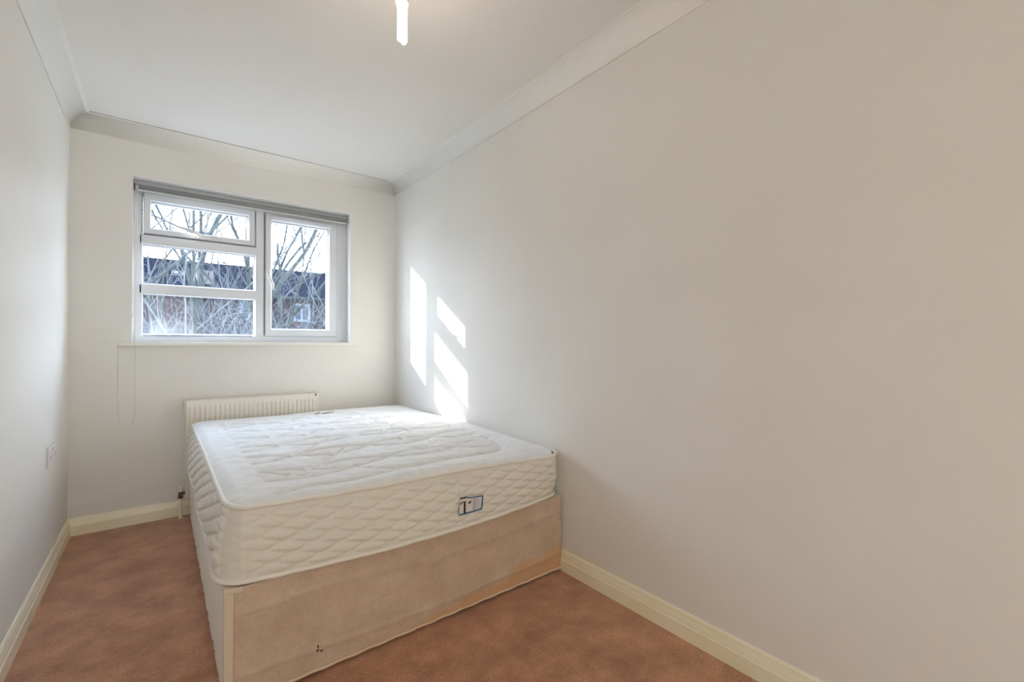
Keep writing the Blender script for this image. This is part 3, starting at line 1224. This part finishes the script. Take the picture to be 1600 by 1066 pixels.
# rounded outline
SEAMS.append(sm2([(.296, 1.771), (.40, 1.755), (.52, 1.775), (.631, 1.824)]))
SEAMS.append(sm2([(.30, 1.93), (.36, 1.86), (.42, 1.80)]))
SEAMS.append(sm2([(.30, 1.60), (.42, 1.64), (.55, 1.63), (.70, 1.655)]))
SEAMS.append(sm2([(.62, 1.835), (.68, 1.73), (.784, 1.664), (.95, 1.67), (1.10, 1.69), (1.22, 1.70), (1.31, 1.76), (1.355, 1.87), (1.35, 2.0)]))
SEAMS.append(sm2([(.30, 3.12), (.36, 3.20), (.50, 3.23), (.75, 3.22), (1.0, 3.23), (1.25, 3.21), (1.34, 3.12)]))

seg_a, seg_b = [], []
for sl in SEAMS:
    for a, b in zip(sl[:-1], sl[1:]):
        seg_a.append(a); seg_b.append(b)
A = np.array(seg_a); B = np.array(seg_b)
AB = B-A
LL = (AB**2).sum(1)+1e-12
gx = np.zeros((NXT+1, NYT+1)); gy = np.zeros_like(gx)


def inset_edges(x_, y_):
    return 0


V = []
Z = []
for i in range(NXT+1):
    u = -1+2*i/NXT
    for j in range(NYT+1):
        v = -1+2*j/NYT
        hx_, hy_ = (MX1-MX0)/2, (MY1-MY0)/2
        x, y = u*hx_, v*hy_
        # squeeze the corners to a radius RC
        ax, ay = abs(x), abs(y)
        ix, iy = ax-(hx_-RC), ay-(hy_-RC)
        if ix > 0 and iy > 0:
            m_ = max(ix, iy)
            l_ = math.hypot(ix, iy)
            f_ = m_/l_
            ax = hx_-RC+ix*f_
            ay = hy_-RC+iy*f_
            x, y = math.copysign(ax, x), math.copysign(ay, y)
        X_, Y_ = (MX0+MX1)/2+x, (MY0+MY1)/2+y
        # follow the leaning border at the rim
        e_f = max(0, 1-(hy_+y)/.25)
        if e_f > 0:
            uu = min(max((X_-MX0)/(MX1-MX0), 0), 1)
            Y_ -= edge_shift(X_, Y_, (0, -1), 1)*e_f*min(1, (hx_-abs(x))/.08+0.0)
        e_l = max(0, 1-(hx_+x)/.25)
        if e_l > 0:
            X_ += .020*e_l
        gx[i, j] = X_; gy[i, j] = Y_
P = np.stack([gx.ravel(), gy.ravel()], 1)
D = np.full(len(P), 9.0)
for s0 in range(0, len(P), 4000):
    Q = P[s0:s0+4000]
    AP = Q[:, None, :]-A[None]
    t_ = np.clip((AP*AB[None]).sum(2)/LL[None], 0, 1)
    dd = AP-t_[..., None]*AB[None]
    D[s0:s0+4000] = np.sqrt((dd**2).sum(2).min(1))
hx_, hy_ = (MX1-MX0)/2, (MY1-MY0)/2
k = 0
for i in range(NXT+1):
    for j in range(NYT+1):
        X_, Y_ = gx[i, j], gy[i, j]
        u = -1+2*i/NXT; v = -1+2*j/NYT
        edge = min((1-abs(u))*hx_, (1-abs(v))*hy_)
        e = min(1, edge/.045)
        puff = .018*(1-math.exp(-(D[k]/.012)**.95))+.004*(1-math.exp(-D[k]/.05))
        wr = abs(noise.noise(Vector((X_*5+Y_*1.5, Y_*26+X_*3, 3.1))))
        wr2 = noise.noise(Vector((X_*9-Y_*2, Y_*48, 7.7)))
        w_ = (.0036*(1-min(1, wr*4)) + .0009*wr2)*(.3+.7*math.exp(-D[k]/.06))
        z = top_z(X_, Y_) + .004 + (math.sin(min(1, e)*PI/2))*(puff-w_-.008) + .006*fbm(X_*2.2, Y_*2.2, 8)*e
        V.append((X_, Y_, z))
        k += 1
Fc = []
for i in range(NXT):
    for j in range(NYT):
        a = i*(NYT+1)+j
        Fc.append((a, a+NYT+1, a+NYT+2, a+1))
tp = from_vf('quilted_top', V, Fc, m_tick, mt, True)
tp['label'] = 'white top panel quilted in large curved ogee lines'

# care label sewn to the front border
TY = MY0-.0705
tg = thing('care_label', None, None)
tg.parent = mt
tg['label'] = 'white care label with blue border and black marks'


def tagp(name, pts, y, m, parent):
    """flat sewn piece from (x, z) outline, 0.8 mm thick"""
    bm = bmesh.new()
    f = bm.faces.new([bm.verts.new((x, y, z)) for x, z in pts])
    r = bmesh.ops.extrude_face_region(bm, geom=[f])
    for v in r['geom']:
        if isinstance(v, bmesh.types.BMVert):
            v.co.y += .0012
    return from_bm(name, bm, m, parent)


tagp('label_cloth', [(.899, .411), (1.002, .411), (1.010, .466), (.945, .476), (.905, .478)], TY, m_tag_w, tg)
bm = bmesh.new()


def strip(bm, a, b, w_, y):
    a, b = Vector((a[0], 0, a[1])), Vector((b[0], 0, b[1]))
    d = (b-a).normalized()
    n_ = Vector((-d.z, 0, d.x))*w_/2
    vs = []
    for q in (a-n_, b-n_, b+n_, a+n_):
        vs.append(bm.verts.new((q.x, y, q.z)))
    bm.faces.new(vs)
    vs2 = [bm.verts.new((q.x, y+.0006, q.z)) for q in (a-n_, b-n_, b+n_, a+n_)]
    bm.faces.new(vs2[::-1])
    for i in range(4):
        bm.faces.new((vs[i], vs[(i+1) % 4], vs2[(i+1) % 4], vs2[i]))


y_ = TY-.0008
strip(bm, (.899, .4135), (1.000, .4135), .0055, y_)
strip(bm, (1.0005, .411), (1.007, .464), .006, y_)
strip(bm, (1.008, .4645), (.946, .4690), .0045, y_)
strip(bm, (.948, .4690), (.930, .4745), .0045, y_)
o = from_bm('blue_border', bm, m_tag_b, tg)
bm = bmesh.new()
strip(bm, (.923, .414), (.923, .461), .0085, y_-.0004)
strip(bm, (.902, .4745), (.932, .4745), .0055, y_-.0004)
strip(bm, (.904, .452), (.916, .462), .004, y_-.0004)
o = from_bm('black_bar', bm, m_tag_k, tg)
bm = bmesh.new()
vs = [bm.verts.new((.946+.0072*math.cos(a)+.002*math.sin(a), y_-.0004, .452+.0048*math.sin(a)+.001*math.cos(a))) for a in [2*PI*i/14 for i in range(14)]]
bm.faces.new(vs)
o = from_bm('black_dot', bm, m_tag_k, tg)
bm = bmesh.new()
strip(bm, (.9625, .418), (.9635, .464), .0035, y_-.0004)
strip(bm, (.9725, .418), (.9735, .464), .0030, y_-.0004)
for i in range(9):
    strip(bm, (.9640, .420+i*.005), (.9720, .4205+i*.005), .0018, y_-.0004)
o = from_bm('pale_blue_column', bm, m_tag_lb, tg)
bm = bmesh.new()
for i in range(7):
    strip(bm, (.9780+.001*(i % 2), .421+i*.0055), (.9945-.0025*((i*3) % 4), .421+i*.0055), .0022, y_-.0004)
o = from_bm('grey_print', bm, m_tag_g, tg)

# torn dark label lying on the far edge by the radiator
zt = top_z(.86, 3.27)+.003
dl = thing('loose_label', None, None)
dl.parent = mt
dl['label'] = 'dark brown frayed label lying flat at the far edge'
V, Fc = [], []


def flap(name, pts, z, m):
    bm = bmesh.new()
    f = bm.faces.new([bm.verts.new((x, y, z+.004*math.sin(x*60))) for x, y in pts])
    r = bmesh.ops.extrude_face_region(bm, geom=[f])
    for v in r['geom']:
        if isinstance(v, bmesh.types.BMVert):
            v.co.z += .002
    from_bm(name, bm, m, dl)


flap('frayed_strip', [(.800, 3.262), (.840, 3.240), (.868, 3.245), (.872, 3.262), (.835, 3.275)], zt+.006, m_brown)
flap('frayed_strip', [(.872, 3.225), (.915, 3.205), (.940, 3.215), (.930, 3.240), (.885, 3.245)], zt+.006, m_brown)
flap('pale_backing', [(.770, 3.285), (.84, 3.268), (.96, 3.235), (.95, 3.275), (.84, 3.305)], zt+.004, m_pinkt)
adopt(mt)


# ------------------------------------------------------------------ outdoors
GZ = -2.75
structure(boxo('ground', -40, 60, YB+WT+.6, 60, GZ-.2, GZ, m_ground), 'rough garden ground below the window')

HY = 20.0
hs_ = thing('terraced_house', 'long brick house with a navy slate roof seen through the window', 'house', (5, HY, GZ))
EZ, RZ = 3.02, 4.58
boxo('brick_wall', -14, 34, HY, HY+8, GZ, EZ, m_brick, hs_)
bm = bmesh.new()
pr = [(HY-.35, EZ-.14), (HY-.35, EZ-.02), (HY+4, RZ), (HY+8.35, EZ-.02), (HY+8.35, EZ-.14), (HY+4, RZ-.14)]
a = [bm.verts.new((-14.3, y, z)) for y, z in pr]
c = [bm.verts.new((34.3, y, z)) for y, z in pr]
for j in range(6):
    bm.faces.new((a[j], a[(j+1) % 6], c[(j+1) % 6], c[j]))
bm.faces.new(a[::-1]); bm.faces.new(c)
from_bm('slate_roof', bm, m_slate, hs_)
bm = bmesh.new()
box(bm, -14.3, 34.3, HY+3.9, HY+4.1, RZ-.05, RZ+.07, .03)
from_bm('ridge', bm, m_slate, hs_)
bm = bmesh.new()
cyl(bm, (-14.3, HY-.41, EZ-.12), (34.3, HY-.41, EZ-.12), .06, n=10)
from_bm('gutter', bm, m_bark2, hs_)


def far_window(x, z0, z1, w_):
    bm = bmesh.new()
    ring(bm, x, x+w_, z0, z1, [(0, HY-.04), (.09, HY-.04), (.09, HY+.02), (0, HY+.02)])
    box(bm, x+w_/2-.035, x+w_/2+.035, HY-.035, HY+.01, z0+.05, z1-.05)
    f = from_bm('house_window', bm, m_wfr, hs_)
    boxo('house_pane', x+.05, x+w_-.05, HY-.012, HY+.002, z0+.05, z1-.05, m_fpane, f)


for x in (-8.4, -5.2, -1.6, 2.42, 4.28, 8.4, 11.6, 15.0):
    far_window(x, 1.98, 2.72, .62 if x != 4.28 else .66)
    far_window(x, -.9, .4, .9)
# rooflight and a pale gable end / chimney stack on the slope
for x in (.35, 6.6):
    bm = bmesh.new()
    V4 = [(x, HY+1.55), (x+.42, HY+1.55), (x+.42, HY+2.0), (x, HY+2.0)]
    sl = (RZ-EZ)/4.35
    lo = [bm.verts.new((a_, b_, EZ+(b_-HY+.35)*sl-.02)) for a_, b_ in V4]
    hi = [bm.verts.new((a_, b_-.02, EZ+(b_-HY+.35)*sl+.07)) for a_, b_ in V4]
    bm.faces.new(lo[::-1]); bm.faces.new(hi)
    for i in range(4):
        bm.faces.new((lo[i], lo[(i+1) % 4], hi[(i+1) % 4], hi[i]))
    o = from_bm('rooflight', bm, m_render, hs_)
ch = boxo('dormer', 1.12, 1.62, HY+.6, HY+2.6, EZ, 3.86, m_render, hs_)
ch['label'] = 'pale rendered dormer'
adopt(hs_)


# ---- bare trees
def grow(rnd, p, d, r, L, depth, out, bend=.18, up=.08, fork=(2, 3), shrink=.68, minr=.0016):
    """out[depth] collects (pts, radii)"""
    nseg = max(3, int(L/.16))
    pts, rads = [Vector(p)], [r]
    d = Vector(d).normalized()
    r1 = r*.55
    for i in range(nseg):
        d = (d + Vector((rnd.gauss(0, bend), rnd.gauss(0, bend), rnd.gauss(0, bend*.7)+up))).normalized()
        pts.append(pts[-1]+d*(L/nseg))
        rads.append(r+(r1-r)*(i+1)/nseg)
    out.append((depth, pts, rads))
    if depth == 0 or r1 < minr:
        return
    nb = rnd.randint(*fork)+1
    for k in range(nb):
        i = int(nseg*(.35+.65*(k+rnd.random())/nb))
        i = min(i, nseg)
        sd_ = Vector((rnd.gauss(0, 1), rnd.gauss(0, 1), rnd.gauss(.2, .7))).normalized()
        nd = (d*rnd.uniform(.7, 1.2) + sd_*rnd.uniform(.5, 1.0)).normalized()
        grow(rnd, pts[i], nd, rads[i]*rnd.uniform(.5, .75), L*shrink*rnd.uniform(.7, 1.15), depth-1, out, bend, up, fork, shrink, minr)


def merge(parts):
    V, Fc = [], []
    for pts, rads, n_ in parts:
        v, f = tube(pts, rads, n_)
        o_ = len(V)
        V += v
        Fc += [tuple(i+o_ for i in g_) for g_ in f]
    return V, Fc


def tree(name, label, cat, base, stems, seed, mb, mtw, fork=(2, 3), group='bare garden trees outside the window', buds=0):
    rnd = random.Random(seed)
    t = thing(name, label, cat, base, group)
    twigs = []
    for (dx, dy, dirv, r, L, dp) in stems:
        out = []
        grow(rnd, (base[0]+dx, base[1]+dy, base[2]), dirv, r, L, dp, out, bend=.075, up=.03, fork=fork, shrink=.62)
        top = [(q[1], q[2], 7) for q in out if q[0] == dp]
        V, Fc = merge(top)
        from_vf('stem', V, Fc, mb, t, True)
        mid = [(q[1], q[2], 5) for q in out if q[0] == dp-1]
        if mid:
            V, Fc = merge(mid)
            from_vf('branch', V, Fc, mb, t, True)
        twigs += [(q[1], q[2], 3) for q in out if q[0] < dp-1]
    V, Fc = merge(twigs)
    o = from_vf('twigs', V, Fc, mtw, t)
    o['kind'] = 'stuff'
    if buds:
        bm = bmesh.new()
        tips = [q[0][-1] for q in twigs]
        for i in range(buds):
            c_ = rnd.choice(tips)
            for k in range(3):
                bmesh.ops.create_icosphere(bm, subdivisions=1, radius=rnd.uniform(.012, .022), matrix=Matrix.Translation(c_+Vector((rnd.gauss(0, .02), rnd.gauss(0, .02), rnd.gauss(0, .02)))))
        o = from_bm('seed_clusters', bm, m_bud, t, kind='stuff')
    adopt(t)
    return t


# many-stemmed tree behind the left hand panes
tree('bare_tree', 'many stemmed bare tree rising behind the middle of the left panes', 'tree', (.62, 8.6, GZ),
     [(0, 0, (-.05, .0, 1), .062, 6.6, 4), (.12, .05, (.02, .02, 1), .050, 6.4, 4), (-.15, 0, (-.13, 0, 1), .050, 5.8, 4),
      (.22, 0, (.09, .05, 1), .055, 6.2, 4), (.3, .1, (.16, 0, 1), .042, 5.6, 4), (.05, -.2, (.03, -.03, 1), .036, 6.0, 4)], 11, m_bark, m_twig)
tree('bare_tree', 'leaning pale trunk with forked boughs at the far left of the window view', 'tree', (-.05, 7.6, GZ),
     [(0, 0, (-.08, .0, 1), .046, 5.4, 4), (.1, 0, (.05, .03, 1), .030, 5.8, 4), (.25, .2, (-.11, .03, 1), .036, 5.0, 4)], 23, m_bark, m_twig, fork=(3, 4))
tree('bare_tree', 'slim bare tree seen close to the window mullion', 'tree', (1.45, 9.6, GZ),
     [(0, 0, (.0, .0, 1), .045, 6.2, 4), (.1, 0, (-.06, .03, 1), .036, 6.0, 4)], 31, m_bark, m_twig, buds=30)
# spreading small tree behind the casement
tree('bare_tree', 'low spreading bare tree behind the right hand casement', 'tree', (2.60, 9.6, GZ),
     [(0, 0, (-.03, .0, 1), .042, 3.9, 2), (.0, 0, (-.10, .05, 1), .024, 3.5, 4), (.05, 0, (.10, -.02, 1), .024, 3.3, 4), (-.1, .1, (-.2, .1, 1), .022, 3.5, 4), (.1, .1, (.03, .1, 1), .022, 3.3, 4)], 47, m_bark2, m_twig, buds=50)


# thickets of arching bleached stems low in the view
def thicket(label, cx, cy, wx, wy, n_, hmin, hmax, seed, group='thickets of pale stems outside the window'):
    rnd = random.Random(seed)
    t = thing('bramble_thicket', label, 'shrub', (cx, cy, GZ), group)
    parts = []
    for i in range(n_):
        x, y = cx+rnd.uniform(-wx, wx), cy+rnd.uniform(-wy, wy)
        h_ = rnd.uniform(hmin, hmax)
        p = Vector((x, y, GZ+h_*.35))
        d = Vector((rnd.gauss(0, .28), rnd.gauss(0, .2), 1)).normalized()
        pts, rads = [p], [.0068]
        ns = 16
        for k in range(ns):
            d = (d+Vector((rnd.gauss(.02, .15), rnd.gauss(0, .10), rnd.gauss(.05, .10) - (.16 if k > 12 else 0)))).normalized()
            pts.append(pts[-1]+d*(h_*.66/ns))
            rads.append(.0068-.0045*(k+1)/ns)
        rads = [q*rnd.uniform(.55, 1.1) for q in rads]
        parts.append((pts, rads, 3))
        for k in (6, 8, 10, 12, 14):
            if rnd.random() < .75:
                q = pts[k]
                dd = Vector((rnd.gauss(0, .8), rnd.gauss(0, .4), rnd.uniform(-.2, .9))).normalized()
                pp = [q]
                for _ in range(5):
                    dd = (dd+Vector((rnd.gauss(0, .25), rnd.gauss(0, .2), rnd.gauss(0, .25)))).normalized()
                    pp.append(pp[-1]+dd*.085)
                parts.append((pp, [.0040, .0037, .0034, .003, .0025, .002], 3))
    V, Fc = merge(parts)
    o = from_vf('stems', V, Fc, m_bramble, t)
    o['kind'] = 'stuff'
    adopt(t)
    return t


thicket('tangle of bleached stems behind the lower left pane', .40, 7.6, .85, .7, 230, 4.0, 4.75, 5)
thicket('tangle of pale stems low behind the casement', 2.15, 8.4, .75, .6, 120, 4.0, 4.85, 8)
